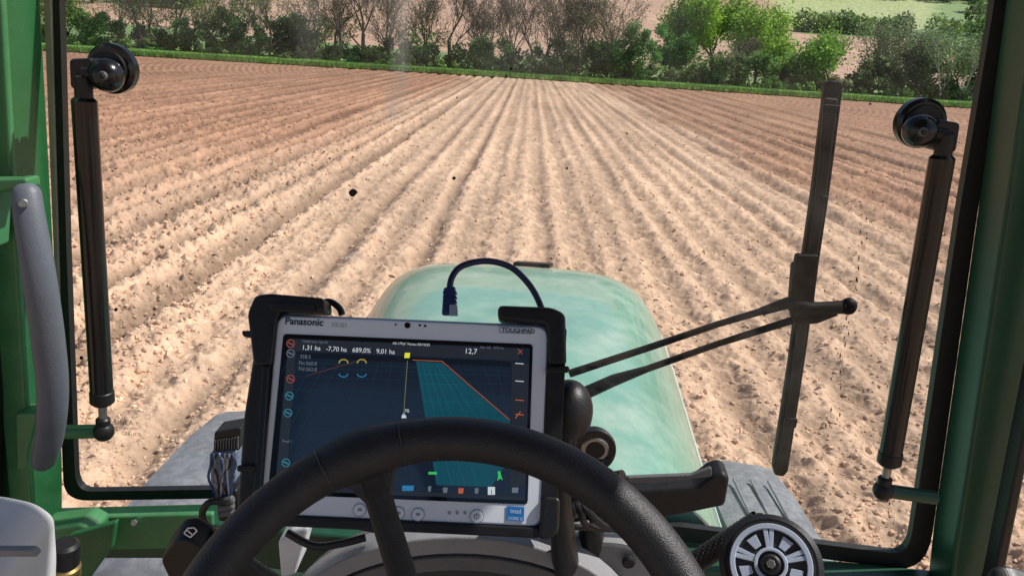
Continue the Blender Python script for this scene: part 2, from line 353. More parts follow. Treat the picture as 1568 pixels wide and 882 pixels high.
for px,wd,hh,c,n in [(60,5,4.5,G3,1800),(115,4.5,4.2,G3,1800),(165,4,3.5,G1,1500),(215,3.5,2.6,G4,1000),(250,3,2,G1,900),(300,4,3.2,G2,1500),(345,4,4,G2,1900),(385,3.5,3.5,G2,1500),
      (425,3.5,4.3,G2,1600),(455,3,4.6,G2,1400),(490,3.5,3,G4,1100),(520,3,2,G2,900),(560,4,1.8,G4,1000),(600,4,2.4,G2,1300),(640,3.5,3,G1,1300),(665,3,2,G2,900),(710,3,2.4,G2,1000),(750,4.5,3.2,G1,1700),
      (790,3,2.1,G2,900),(830,3.5,2.4,G2,1200),(860,4,3.4,G4,1300),(900,4,3,G2,1500),(930,3,3.2,G1,1200),(970,4.5,4.8,(.10,.23,.055),2800),(1010,5,5.2,(.11,.25,.055),3200),(1045,4,4.2,(.10,.23,.055),2200),
      (1085,3.5,2.8,G1,1300),(1120,4,3.0,G4,1600),(1160,4,3.0,G1,1500),(1200,3.5,2.4,G4,1300),(1240,3,2.4,G3,1200),(1275,3,1.7,G5,900),(1310,3.5,2.0,G4,1100),(1350,4.5,4.2,G4,2200),(1390,5,5.0,G4,2600),(1430,4,4.4,G4,1900),(1475,4,3.4,G1,1700),(1520,5,4.6,G4,2200),(1580,5,5.0,G1,2000),(1640,6,5,G1,2000),(0,6,5,G1,1800),(-70,6,5,G2,1800)]:
    bush(px,wd,hh,c,n,yy=random.uniform(76.5,80))
for k in range(46):
    bush(-60+k*37+random.uniform(-10,10),4,random.uniform(.7,1.6),random.choice([G2,G1,G4,G3]),560,yy=random.uniform(75.5,78))
q=np.concatenate(hv).reshape(-1,3)
fast_mesh("hedge",q,np.arange(len(q)).reshape(-1,4),LEAF,None,False,np.concatenate(ht))
# grass verge
def edgeY(x): return 71.0+np.minimum(x,0)*.13-np.maximum(x,0)*.10
gm=mat("grass_ground",(.20,.36,.07),.9,0,.25,.8,.5,20)
gxs=np.linspace(-75,75,300); rows=np.linspace(0,1,10)
gv=np.array([(x,edgeY(x)+.35*math.sin(x*1.7)+.3*math.sin(x*4.1)+(95-edgeY(x))*r+0*x,.10+.25*min(1,r*6)) for r in rows for x in gxs])
gi=np.arange(3000).reshape(10,300)
fast_mesh("grass_verge",gv,np.stack([gi[:-1,:-1],gi[:-1,1:],gi[1:,1:],gi[1:,:-1]],-1).reshape(-1,4),gm,None,True)
nb=80000; bx=rng.uniform(-70,70,nb); by=edgeY(bx)+rng.random(nb)**1.6*9-.6; bh=rng.uniform(.10,.42,nb)
lx=rng.normal(0,.10,nb); wv=rng.uniform(.03,.07,nb)
b0=np.stack([bx-wv,by,np.full(nb,.08)],-1); b1=np.stack([bx+wv,by,np.full(nb,.08)],-1); b2=np.stack([bx+lx,by+rng.normal(.06,.08,nb),.1+bh],-1)
gt=np.array([.25,.43,.09])[None]*rng.uniform(.55,1.3,(nb,1)); gt[:,0]*=rng.uniform(.8,1.3,nb)
gt*=(.75+.5*vn(bx*.7,by*.7,3))[:,None]
fast_mesh("grass",np.stack([b0,b1,b2],1).reshape(-1,3),np.arange(nb*3).reshape(-1,3),GRASSM,None,False,np.repeat(gt,3,0))
# hillside
hx=np.linspace(-500,500,200); hy=np.linspace(92,720,160); HX,HY=np.meshgrid(hx,hy); d=HY-92
HZ=.07*d+.00026*d*d+2.5*(vn(HX*.012,HY*.012,1)-.5)*np.clip(d/60,0,1)*4-.2
px_=HX/HY
soil=np.array([.50,.31,.21]); grn=np.array([.17,.24,.09]); pale=np.array([.42,.46,.20]); wood=np.array([.06,.09,.04])
hc=np.tile(soil,(HX.shape+(1,)))
stripe=(vn(HX*.02,HY*.05,2)-.5)*.25; hc=hc*(1+stripe[...,None])
def put(mask,colr):
    global hc; hc=np.where(mask[...,None],colr,hc)
put((HY<112)&(HX>-200),grn)
put((px_<-.42)&(HY>150),grn*1.4)
put((HY>300)&(HX<HY*.16)&(HY<320),grn*1.2)
put((px_>.30)&(HY>250)&(HY<330),pale)
put((px_>.30)&(HY>330),wood*1.6)
put((px_>.50)&(HY>180)&(HY<340),grn*1.3)
put((px_>.33)&(HY>225)&(HY<250),grn)
hi=np.arange(HX.size).reshape(HX.shape)
HM=leafmat("hillside_cover",0.0,.98,1.02)
fast_mesh("hillside",np.stack([HX,HY,HZ],-1).reshape(-1,3),np.stack([hi[:-1,:-1],hi[:-1,1:],hi[1:,1:],hi[1:,:-1]],-1).reshape(-1,4),HM,None,True,hc.reshape(-1,3))
def hillz(x,y):
    d=y-92; return .07*d+.00026*d*d-.2+2.5*(vn(np.array([x*.012]),np.array([y*.012]),1)[0]-.5)*min(d/60,1)*4
wv_=[];wt_=[]
def wood_at(x,y,r,c,n=320):
    z=hillz(x,y); d=rng.normal(size=(n,3)); d/=np.linalg.norm(d,axis=1)[:,None]; p=np.array([x,y,z+r*.9])+d*r*rng.uniform(.6,1.1,(n,1))*np.array([1,1,1.05]); wv_.append(quads(p,rng.uniform(.4,1,n)*r*.2)); wt_.append(np.repeat(np.array(c)[None]*rng.uniform(.7,1.3,(n,1)),4,0))
for k in range(190):
    y=random.uniform(325,470); x=y*random.uniform(.28,.85); wood_at(x,y,random.uniform(4,7),random.choice([G1,G3,G4,G2]))
for k in range(40):
    t=random.random(); y=232+t*10+random.uniform(-3,3); x=y*(.33+t*.45); wood_at(x,y,random.uniform(2,3.5),random.choice([G1,G3,G4]))
for k in range(50):
    y=random.uniform(200,330); x=y*random.uniform(.52,.85); wood_at(x,y,random.uniform(3,5.5),random.choice([G1,G4,G4]))
for k in range(70):
    y=random.uniform(140,260); x=-y*random.uniform(.36,.8); wood_at(x,y,random.uniform(2,4),random.choice([G1,G3,G4,G4]))
for k in range(36):
    y=random.uniform(108,125); x=y*random.uniform(-.5,.3); wood_at(x,y,random.uniform(.8,1.8),random.choice([G1,G4,G5,G4]),200)
q=np.concatenate(wv_).reshape(-1,3)
fast_mesh("distant_woodland",q,np.arange(len(q)).reshape(-1,4),LEAF,None,False,np.concatenate(wt_))
# ---------------------------------------------------------------- tractor exterior
tr=group("tractor",(0,1.5,0))
ST=[(1.135,.53,1.92,.9,3.3),(1.45,.535,1.925,.95,3.4),(1.75,.54,1.922,1.0,3.6),(2.05,.545,1.915,1.05,3.9),(2.3,.545,1.898,1.1,4.3),(2.48,.535,1.875,1.15,4.7),(2.58,.525,1.853,1.2,4.8),(2.65,.505,1.815,1.2,4.6),(2.70,.475,1.74,1.2,4.2),(2.73,.43,1.58,1.2,4)]
HS=64; hv=[];hf=[]
def hoodpt(y,wd,zt,zb,k,a):
    ca=math.cos(a);sa=math.sin(a)
    return Vector((math.copysign(abs(ca)**(2/k),ca)*wd,y,zb+(zt-zb)*abs(sa)**(2/k)-.012*(abs(ca)**(4/k))))
for s_ in ST:
    for j in range(HS+1): hv.append(hoodpt(*s_,math.pi*j/HS))
for i in range(len(ST)-1):
    for j in range(HS): a=i*(HS+1)+j; hf.append([a,a+HS+1,a+HS+2,a+1])
hf.append([(len(ST)-1)*(HS+1)+j for j in range(HS+1)]); hf.append(list(range(HS,-1,-1)))
mesh("hood",hv,hf,HOOD,tr,True)
for sgn in (-1,1):
    tube("hood_seam",[hoodpt(*s_,math.pi*(.5-sgn*.30))+Vector((0,0,.001)) for s_ in ST[:9]],.0032,HOODLINE,tr,6)
    pr=[(1.35,1.27),(1.5,1.31),(1.75,1.33),(2.05,1.32),(2.25,1.29),(2.34,1.24),(2.44,1.1),(2.5,.95)]
    x0,x1=(.64*sgn,.93*sgn)
    if sgn<0: x0,x1=(-.72,-1.04); pr=[(a+.08,b+.02) for a,b in pr]
    vs=[];fs=[]
    for (y,z) in pr:
        for (xx,dz) in ((x0,-.07),(x0+.015*sgn,-.01),(x0+.05*sgn,0),((x0+x1)/2,.012),(x1-.05*sgn,0),(x1-.012*sgn,-.012),(x1,-.08)): vs.append((xx,y,z+dz))
    for i in range(len(pr)-1):
        for j in range(6): fs.append([i*7+j,i*7+j+1,(i+1)*7+j+1,(i+1)*7+j])
    o=mesh("front_fender",vs,fs,FENDER,tr,True); s=o.modifiers.new("solid",'SOLIDIFY'); s.thickness=.01
    for k in range(3):
        xx=x0+(.09+.055*k)*sgn; zz=pr[2][1]+.008; rod("fender_rib",(xx,1.6,zz-.002),(xx,2.08,zz),.004,FENDER,tr,8)
    tv=[];tf=[];N=48; xo=(abs(x0)+.02)*sgn
    prof=[(0,.33),(.005,.52),(.03,.575),(.08,.595),(.17,.595),(.22,.575),(.245,.52),(.25,.33)]
    for i in range(N):
        a=2*math.pi*i/N
        for (xx,r) in prof:
            rr=r+(.02 if (i%2==0 and r>.57) else 0); tv.append((xo+xx*sgn,1.9+rr*math.cos(a),.6+rr*math.sin(a)))
    for i in range(N):
        for j in range(7): i2=(i+1)%N; tf.append([i*8+j,i*8+j+1,i2*8+j+1,i2*8+j])
    mesh("front_tyre",tv,tf,TYRE,tr,True); rod("front_rim",(xo+.04*sgn,1.9,.6),(xo+.2*sgn,1.9,.6),.34,GREEN2,tr,32)
prism("hood_emblem_bar",[(-.02,2.52,1.868),(.11,2.52,1.868),(.125,2.56,1.864),(-.005,2.56,1.864)],(0,0,.014),BLKGLOSS,tr,.003)
rod("front_axle",(-.72,1.9,.62),(.7,1.9,.62),.08,BLACK,tr)
BOXF=[[3,2,1,0],[4,5,6,7],[0,1,5,4],[1,2,6,5],[2,3,7,6],[3,0,4,7]]
mesh("chassis",[(x,y,z) for z in (.7,1.3) for x,y in ((-.28,.9),(.28,.9),(.28,2.65),(-.28,2.65))],BOXF,BLACK,tr,False,.03)
# cab frame: outlines taken on the windscreen plane, members built back towards the seat
FY=1.095
prism("left_pillar",[P(-200,-80,FY),P(60,-80,FY),P(64,0,FY),P(84,380,FY),P(97,700,FY),P(98,880,FY),P(20,880,FY),P(8,600,FY),P(-120,0,FY)],(0,-.085,0),GREEN,tr,.006)
prism("left_pillar_flange",[P(-200,-80,FY-.086),P(8,-80,FY-.086),P(34,380,FY-.086),P(62,860,FY-.086),P(30,860,FY-.086),P(8,600,FY-.086),P(-120,0,FY-.086)],(0,-.012,0),GREEN2,tr,.004)
prism("left_pillar_strip",[P(64,-60,1.097),P(77,-60,1.097),P(84,200,1.097),P(93,500,1.097),P(86,500,1.097),P(74,200,1.097)],(0,.006,0),CREAM,tr,.002)
prism("left_door_seal",[P(-100,-60,1.0),P(-40,-60,1.0),P(8,600,1.0),P(6,860,1.0),P(-40,860,1.0)],(0,-.05,0),RUBBER,tr,.004)
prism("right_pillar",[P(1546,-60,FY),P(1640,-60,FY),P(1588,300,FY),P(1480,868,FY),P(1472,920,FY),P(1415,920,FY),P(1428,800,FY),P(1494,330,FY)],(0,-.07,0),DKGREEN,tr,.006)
prism("right_door_seal",[P(1672,-60,1.0),P(1695,-60,1.0),P(1632,300,1.0),P(1519,868,1.0),P(1503,920,1.0),P(1488,920,1.0),P(1504,868,1.0),P(1615,300,1.0)],(0,-.03,0),RUBBER,tr,.004)
def ribbon_loop(name,outer,inner,th,m,y):
    n=len(outer); vs=[P(*p,y) for p in outer]+[P(*p,y) for p in inner]; k=len(vs); vs+= [v+Vector((0,th,0)) for v in vs]; fs=[]
    for i in range(n):
        j=(i+1)%n; fs+= [[i,j,j+n,i+n],[i+k,i+n+k,j+n+k,j+k],[i+n,j+n,j+n+k,i+n+k],[i,i+k,j+k,j]]
    return mesh(name,vs,fs,m,tr,False)
def bz(p,c,q,n=6): return [((1-t)**2*p[0]+2*t*(1-t)*c[0]+t*t*q[0],(1-t)**2*p[1]+2*t*(1-t)*c[1]+t*t*q[1]) for t in [i/n for i in range(n+1)]]
inner=[(88,-90),(93,60),(102,380)]+bz((115,725),(117,752),(140,752))+[(330,749),(800,787),(1050,807)]+bz((1365,846),(1392,849),(1397,811))+[(1468,330),(1518,30),(1535,-90)]
outer=[(66,-110),(73,60),(82,380)]+bz((97,735),(98,768),(140,766))+[(330,763),(800,806),(1050,828)]+bz((1375,870),(1420,872),(1428,815))+[(1496,330),(1545,30),(1562,-110)]
ribbon_loop("windscreen_seal",outer,inner,.014,RUBBER,1.10)
ribbon_loop("windscreen_trim",inner,[(x+(3 if x<784 else -3),y-(3 if y>700 else 0)) for x,y in inner],.002,BLKGLOSS,1.114)
gl=bpy.data.materials.new("windscreen_glass"); gl.use_nodes=True; n=gl.node_tree.nodes; l=gl.node_tree.links; n.remove(n['Principled BSDF'])
tb=n.new('ShaderNodeBsdfTransparent'); tb.inputs[0].default_value=(.96,.985,.975,1); gb=n.new('ShaderNodeBsdfGlossy'); gb.inputs['Roughness'].default_value=.02
db0=n.new('ShaderNodeBsdfDiffuse'); db0.inputs[0].default_value=(.62,.60,.57,1); dt=n.new('ShaderNodeBsdfTranslucent'); dt.inputs[0].default_value=(.75,.73,.70,1)
db=n.new('ShaderNodeMixShader'); db.inputs[0].default_value=.6; l.new(db0.outputs[0],db.inputs[1]); l.new(dt.outputs[0],db.inputs[2])
mx=n.new('ShaderNodeMixShader'); mx.inputs[0].default_value=.03; l.new(tb.outputs[0],mx.inputs[1]); l.new(gb.outputs[0],mx.inputs[2])
tc=n.new('ShaderNodeTexCoord'); no=n.new('ShaderNodeTexNoise'); no.inputs['Scale'].default_value=7; no.inputs['Detail'].default_value=6; no.inputs['Roughness'].default_value=.7; l.new(tc.outputs['Object'],no.inputs[0])
mr=n.new('ShaderNodeMapRange'); mr.inputs[1].default_value=.45; mr.inputs[2].default_value=.8; mr.inputs[3].default_value=.008; mr.inputs[4].default_value=.14; l.new(no.outputs[0],mr.inputs[0])
scv=n.new('ShaderNodeVectorMath'); scv.operation='MULTIPLY'; l.new(tc.outputs['Object'],scv.inputs[0]); scv.inputs[1].default_value=(60,1,9)
kn=n.new('ShaderNodeTexNoise'); kn.inputs['Scale'].default_value=1; kn.inputs['Detail'].default_value=4; l.new(scv.outputs[0],kn.inputs[0])
dust=None   # dried dust smears, plus a painted streak of reflected light
def smear_and_glare(px,py,sx,sz_,amt):
    global dust
    c=P(px,py,1.118); s=n.new('ShaderNodeVectorMath'); s.operation='SUBTRACT'; l.new(tc.outputs['Object'],s.inputs[0]); s.inputs[1].default_value=c
    m_=n.new('ShaderNodeVectorMath'); m_.operation='MULTIPLY'; l.new(s.outputs[0],m_.inputs[0]); m_.inputs[1].default_value=(1/sx,0,1/sz_)
    ln=n.new('ShaderNodeVectorMath'); ln.operation='LENGTH'; l.new(m_.outputs[0],ln.inputs[0])
    r=n.new('ShaderNodeMapRange'); r.interpolation_type='SMOOTHSTEP'; r.inputs[1].default_value=.1; r.inputs[2].default_value=1; r.inputs[3].default_value=amt; r.inputs[4].default_value=0; l.new(ln.outputs['Value'],r.inputs[0])
    if dust is None: dust=r.outputs[0]
    else:
        ad=n.new('ShaderNodeMath'); ad.operation='ADD'; l.new(dust,ad.inputs[0]); l.new(r.outputs[0],ad.inputs[1]); dust=ad.outputs[0]
smear_and_glare(614,50,.022,.18,.55); smear_and_glare(548,394,.026,.014,.8); smear_and_glare(598,165,.016,.04,.45); smear_and_glare(470,30,.035,.10,.3); smear_and_glare(318,560,.014,.08,.3); smear_and_glare(790,60,.12,.10,.15); smear_and_glare(1330,440,.02,.10,.2)  # first and third paint a reflected light streak; the rest are dried dust
mm=n.new('ShaderNodeMath'); mm.operation='MULTIPLY'; l.new(dust,mm.inputs[0]); l.new(kn.outputs[0],mm.inputs[1])
ad=n.new('ShaderNodeMath'); ad.operation='ADD'; l.new(mr.outputs[0],ad.inputs[0]); l.new(mm.outputs[0],ad.inputs[1])
m2=n.new('ShaderNodeMixShader'); l.new(ad.outputs[0],m2.inputs[0]); l.new(mx.outputs[0],m2.inputs[1]); l.new(db.outputs[0],m2.inputs[2]); l.new(m2.outputs[0],n['Material Output'].inputs[0])
mesh("windscreen",[P(x,y,1.118) for x,y in inner],[list(range(len(inner)))],gl,tr)
for (px,py,r) in [(541,295,6.5),(695,273,3),(782,106,2.5),(1332,160,1.8),(178,474,3),(125,548,3),(868,258,2),(775,117,2),(960,205,1.5),(505,243,1.6),(700,150,1.4)]:
    ang=[(px+r*(.7+.5*random.random())*math.cos(a),py+r*(.7+.5*random.random())*math.sin(a)) for a in np.linspace(0,2*math.pi,10)[:-1]]
    prism("dirt_speck",[P(x,y,1.116) for x,y in ang],(0,-.001,0),BUG,tr)
for k in range(60):
    t=random.random(); px=1325-t*55+random.gauss(0,5); py=340+t*330+random.gauss(0,14)
    if k>34: px=1362-(py-540)*.03+random.gauss(0,6); py=random.uniform(540,820)
    w2=random.uniform(.6,1.3); h2=random.uniform(1.5,5)
    prism("mud_fleck",[P(px-w2,py,1.116),P(px,py-h2,1.116),P(px+w2,py,1.116),P(px-1,py+h2,1.116)],(0,-.0006,0),MUD,tr)
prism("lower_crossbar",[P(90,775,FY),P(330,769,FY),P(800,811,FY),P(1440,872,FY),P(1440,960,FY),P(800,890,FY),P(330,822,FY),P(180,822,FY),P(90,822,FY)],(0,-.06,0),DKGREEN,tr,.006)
prism("lower_crossbar_face",[P(100,786,1.03),P(330,780,1.03),P(330,832,1.03),P(100,838,1.03)],(0,-.012,0),GREEN2,tr,.004)
prism("corner_bracket",[P(84,782,.99),P(150,773,.99),P(170,784,.99),P(166,822,.99),P(140,882,.99),P(84,900,.99)],(0,-.05,0),GREEN2,tr,.006)
prism("corner_gusset",[P(112,812,.93),P(184,792,.93),P(178,830,.93),P(128,900,.93)],(0,-.012,0),GREEN,tr,.003)
rod("corner_bolt",P(205,800,1.016),P(205,800,1.005),.006,METAL,tr,6)
mesh("cab_shade_roof",[(x,y,z) for z in (3.12,3.3) for x,y in ((-.78,-.9),(.78,-.9),(.78,1.0),(-.78,1.0))],BOXF,ROOF,tr,False,.04)  # out-of-view roof, added to shade the cab interior
for sgn in (-1,1): prism("rear_pillar",[(sgn*.74,-.85,1.2),(sgn*.68,-.85,1.2),(sgn*.68,-.85,3.12),(sgn*.74,-.85,3.12)],(0,.08,0),GREEN,tr,.01)
mesh("cab_floor",[(x,y,z) for z in (1.2,1.24) for x,y in ((-.45,-.9),(.7,-.9),(.7,.98),(-.45,.98))],BOXF,DASH,tr,False,.01)
# ---------------------------------------------------------------- grab handle
gh=group("grab_handle",P(60,500,.95))
pth=smoothpath([P(40,284,.96),P(45,330,.945),P(60,420,.93),P(74,520,.93),P(81,600,.935),P(76,670,.945),P(64,714,.96)],6)
k=len(pth); rr=[.0165+.0040*math.sin(math.pi*i/(k-1)) for i in range(k)]; rr[0]=.011; rr[-1]=.011; rr[1]=.0150; rr[-2]=.0150
tube("grip",pth,rr,GREYHANDLE,gh,20,.8)
prism("upper_clamp",[P(0,270,.985),P(62,268,.985),P(64,284,.985),P(22,288,.985),P(18,330,.985),P(16,372,.985),P(0,370,.985)],(0,-.03,0),GREEN2,gh,.004)
prism("lower_clamp",[P(22,633,.985),P(60,632,.985),P(52,660,.985),P(44,690,.985),P(42,718,.985),P(24,722,.985)],(0,.035,0),GREEN2,gh,.004)
rod("screw",P(36,312,.945),P(36,312,.93),.006,METAL,gh)
# ---------------------------------------------------------------- gas struts
def strut(top,t2,b2,bot,disc,dball,mount,yy,mpt):
    g=group("gas_strut",P(*top,yy))
    a=P(*t2,yy); b=P(*b2,yy); rod("cylinder",a,b,.0163,BLKGLOSS,g,28)
    d=(b-a).normalized()
    rod("cylinder_collar",b-d*.022,b+d*.004,.0175,BLACK,g,28)
    rod("piston_rod",b-d*.01,P(*bot,yy)-d*.008,.0062,METAL,g,16)
    ball("lower_ball_socket",P(*bot,yy),.0155,BLACK,g,1,1,1.05)
    rod("lower_socket_neck",P(*bot,yy)-d*.024,P(*bot,yy)+d*.005,.0105,BLACK,g)
    rod("upper_socket_neck",a-d*.03,a+d*.01,.0115,BLACK,g)
    up=(-d); side=Vector((1,0,0)) if disc[0]>top[0] else Vector((-1,0,0))
    c=P(*top,yy); w_=.0155
    prism("upper_ball_socket",roundpoly([c+side*w_+up*w_*1.3,c-side*w_+up*w_*1.1,c-side*w_*1.05-up*w_*1.4,c+side*w_*.9-up*w_*1.4],.006),(0,.028,0),BLACK,g,.004)
    dc=P(*disc,yy+.03); rod("hinge_disc",dc,dc+Vector((0,.022,0)),.034,BLKGLOSS,g,40,.005)
    rod("hinge_disc_rim",dc+Vector((0,-.004,0)),dc+Vector((0,.004,0)),.026,BLACK,g,32,.002)
    bc=P(*dball,yy+.005); ball("hinge_ball",bc,.0225,BLKGLOSS,g,1,1,1)
    rod("hinge_bolt",bc+side*.006+Vector((0,-.018,0)),bc+side*.006+Vector((0,-.0235,.001)),.006,DASH,g,20)
    rod("hinge_bolt_head",bc+side*.006+Vector((0,-.0225,0)),bc+side*.006+Vector((0,-.0255,0)),.0042,BLACK,g,6)
    rod("link_pin",c,bc,.009,BLACK,g)
    rod("mounting_pin",P(*bot,yy),P(*mpt,yy),.011,mount,g)
strut((124,112),(129,150),(157,615),(159,660),(167,106),(164,116),GREEN2,1.02,(98,661))
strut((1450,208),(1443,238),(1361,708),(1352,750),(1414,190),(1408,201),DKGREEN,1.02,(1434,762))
# ---------------------------------------------------------------- wiper
wp=group("windscreen_wiper",P(1240,450,1.16)); y=1.16
prism("blade_upper",[P(1264,128,y),P(1272,124,y),P(1288,125,y),P(1292,131,y),P(1270,300,y),P(1249,440,y),P(1232,560,y),P(1207,722,y),P(1200,730,y),P(1187,728,y),P(1184,715,y),P(1208,560,y),P(1229,400,y),P(1246,280,y)],(0,.014,0),WBLADE,wp,.003)
prism("blade_spine",[P(1263,150,y-.008),P(1284,152,y-.008),P(1262,330,y-.008),P(1240,470,y-.008),P(1222,610,y-.008),P(1206,700,y-.008),P(1194,700,y-.008),P(1210,600,y-.008),P(1230,440,y-.008),P(1248,320,y-.008)],(0,.008,0),WIPER,wp,.003)
for (a,b) in (((1262,160),(1288,162)),((1258,300),(1270,301)),((1203,640),(1222,642))): prism("blade_bridge",[P(a[0],a[1],y-.011),P(b[0],b[1],y-.011),P(b[0]-3,b[1]+14,y-.011),P(a[0]-3,a[1]+14,y-.011)],(0,.006,0),WBLADE,wp,.002)
prism("blade_clip",[P(1220,390,y-.018),P(1254,391,y-.018),P(1254,410,y-.018),P(1244,490,y-.018),P(1212,488,y-.018),P(1210,455,y-.018)],(0,.014,0),WBLADE,wp,.004)
prism("clip_ear",[P(1214,405,y-.012),P(1226,400,y-.012),P(1222,480,y-.012),P(1208,478,y-.012)],(0,.014,0),WIPER,wp,.003)
tube("pivot_arm",[P(1165,477,y-.01),P(1205,464,y-.016),P(1240,472,y-.02),P(1275,471,y-.02),P(1297,470,y-.02)],[.007,.010,.010,.0105,.0115],WBLADE,wp,14)
tube("pivot_arm_lower",[P(1215,492,y-.012),P(1250,488,y-.016),P(1280,478,y-.018)],[.007,.008,.006],WBLADE,wp,12)
ball("pivot_cap",P(1299,469,y-.022),.0150,WBLADE,wp,.9,.8,.95)
tube("upper_arm",[P(1212,463,y-.012),P(1100,496,y-.006),P(1000,530,y+.004),P(872,572,y+.012)],[.0065,.0055,.006,.0070],WIPER,wp,10)
tube("lower_arm",[P(1214,490,y-.012),P(1100,526,y-.006),P(990,565,y+.004),P(940,582,y+.008),P(900,600,y+.012),P(840,640,y+.03)],[.0065,.0055,.006,.0105,.0115,.012],WIPER,wp,12)
# ---------------------------------------------------------------- tablet
rc=sight(620,648); Tc=CAM+rc*.724
Tx=Vector((1,0,.0175)).normalized(); Tu=Vector((0,math.sin(rad(27.5)),math.cos(rad(27.5)))); Tn=Tx.cross(Tu).normalized(); Tu=Tn.cross(Tx).normalized()
def TP(px,py,off=0): return onplane(px,py,Tc+Tn*off,Tn)
tb_=group("tablet_computer",Tc)
def flat(name,pts,off,m,parent=tb_,th=.0003): return prism(name,[TP(*p,off) for p in pts],-Tn*th,m,parent)
body=[(425,483),(839,501),(829,806),(397,786)]
prism("body",roundpoly([TP(*p) for p in body],.012),-Tn*.018,SILVER,tb_,.002)
prism("body_edge",roundpoly([TP(x+(-4 if x<600 else 4),y+(-3 if y<600 else 3),-.004) for x,y in body],.013),-Tn*.016,SILVER2,tb_,.003)
BEZ=mat("screen_bezel",(.006,.007,.009),.12,0,.05,10)
SCR=mat("display",(.004,.007,.013),.10,0,.3,20,emit=(.008,.015,.030,.8),coat=.2)
prism("screen_bezel",roundpoly([TP(434,511,.0006),TP(816,527,.0006),TP(808,772,.0006),TP(410,756,.0006)],.004),-Tn*.001,BEZ,tb_)
flat("display",[(442,518),(811,533),(804,766),(420,750)],.0010,SCR)
def em(name,c,s=1): return mat(name,tuple(x*.25 for x in c),.25,0,.05,40,emit=(*c,s))
TEAL=em("map_teal",(.004,.055,.080)); TEAL2=em("map_grid",(.009,.030,.048)); TEAL3=em("map_grid_bright",(.010,.095,.125)); ORG=em("map_orange",(.42,.09,.03)); YEL=em("map_yellow",(.65,.62,.04)); UIW=em("ui_white",(.5,.55,.57)); UIG=em("ui_grey",(.11,.13,.15)); UIGR=em("ui_green",(.04,.42,.10)); UIB=em("ui_blue",(.02,.16,.32)); UITOP=em("ui_topbar",(.014,.017,.024)); MIDN=em("map_sky",(.003,.005,.010))
flat("map_header",[(448,519),(796,534),(795,552),(447,537)],.0016,UITOP)
flat("map_sky",[(452,539),(782,553),(782,562),(470,548)],.0015,MIDN)
flat("map_sidebar",[(784,556),(810,557),(804,745),(781,744)],.0016,UITOP)
flat("left_sidebar",[(441,537),(453,538),(438,746),(422,745)],.0016,UITOP)
flat("bottom_bar",[(422,741),(803,760),(803,765),(421,749)],.0017,UITOP)
flat("worked_area",[(637,553),(677,555),(781,645),(782,700),(752,745),(668,742)],.0018,TEAL)
def line(name,a,b,w_,off,m):
    A=TP(*a,off);B=TP(*b,off); s=(B-A).cross(Tn).normalized()*w_/2
    prism(name,[A+s,B+s,B-s,A-s],-Tn*.0002,m,tb_)
for i in range(-9,8): 
    line("grid_line",(620+i*20,553+(i+9)*.3),(max(432,min(778,620+i*48)),742 if abs(i)<4 else 742-(abs(i)-4)*34),.0003,.0021,TEAL2)
for k_ in range(8):
    yy_=560+k_*k_*3.2+k_*4; line("grid_line",(455-k_*2,yy_-5),(780,yy_+8),.0003,.0021,TEAL2)
for i in range(6): line("area_grid",(640+i*7,556),(672+i*20,742 if i<4 else 700),.0003,.0023,TEAL3)
for k_ in range(5):
    yy_=572+k_*k_*6+k_*9; line("area_grid",(640+k_*4,yy_),(min(779,695+k_*24),yy_+2),.0003,.0023,TEAL3)
line("boundary_line",(632,551),(677,553),.0006,.0025,ORG); line("boundary_line",(677,553),(781,643),.0006,.0025,ORG)
line("boundary_line",(470,575),(560,549),.0004,.0025,em("dim_orange",(.12,.04,.02)))
line("guidance_line",(624,552),(618,636),.0005,.0026,em("guide_yellow",(.16,.17,.06)))
flat("heading_marker",[(620,540),(628,540),(627,548),(619,548)],.0026,YEL)
flat("vehicle_marker",[(618,632),(622,637),(622,640),(615,640),(615,637)],.0026,UIW)
IC=[em("icon_a",(.30,.07,.04),.8),em("icon_b",(.03,.22,.30),.8),em("icon_c",(.12,.15,.18),.8)]
for j,(x,y_) in enumerate([(445,526),(445,541),(445,580),(443,606),(441,632),(438,708)]):
    ring=[(x+6*math.cos(a),y_+6*math.sin(a)) for a in np.linspace(0,6.28,11)[:-1]]; 
    for q_ in range(10): line("side_icon",ring[q_],ring[(q_+1)%10],.0008,.0024,IC[[0,2,0,1,1,1][j]])
    line("side_icon",(x-4,y_-2),(x+4,y_+2),.0012,.0024,IC[[0,2,0,1,1,1][j]])
AY=em("arrow_yellow",(.42,.33,.05))
for x in (520,548): 
    for i in range(5):
        a0=math.pi*(i/5);a1=math.pi*((i+1)/5); line("turn_arrow",(x+6-7*math.cos(a0),556-6*math.sin(a0)),(x+6-7*math.cos(a1),556-6*math.sin(a1)),.0009,.0026,AY)
        line("turn_arrow",(x+6-7*math.cos(a0),572+5*math.sin(a0)),(x+6-7*math.cos(a1),572+5*math.sin(a1)),.0009,.0026,UIB)
for y_,m_ in ((556,UIW),(583,UIW),(612,ORG),(634,ORG)): line("side_glyph",(789,y_),(802,y_+1),.0008,.0022,m_)
line("side_glyph",(789,640),(797,630),.0008,.0022,ORG); line("close_cross",(793,534),(800,542),.0005,.0022,ORG); line("close_cross",(800,535),(793,542),.0005,.0022,ORG)
for (x,y_,w_,m_) in [(598,746,8,ORG),(625,747,18,UIB),(658,748,5,UIG),(682,750,7,UIG),(706,751,8,ORG),(730,751,6,UIG),(789,750,10,UIG)]:
    flat("toolbar_icon",[(x-w_/2,y_-4),(x+w_/2,y_-4),(x+w_/2-1,y_+4),(x-w_/2,y_+4)],.0024,m_)
flat("walk_icon",[(762,721),(766,721),(767,726),(770,735),(766,732),(761,736),(763,728)],.0026,UIGR)
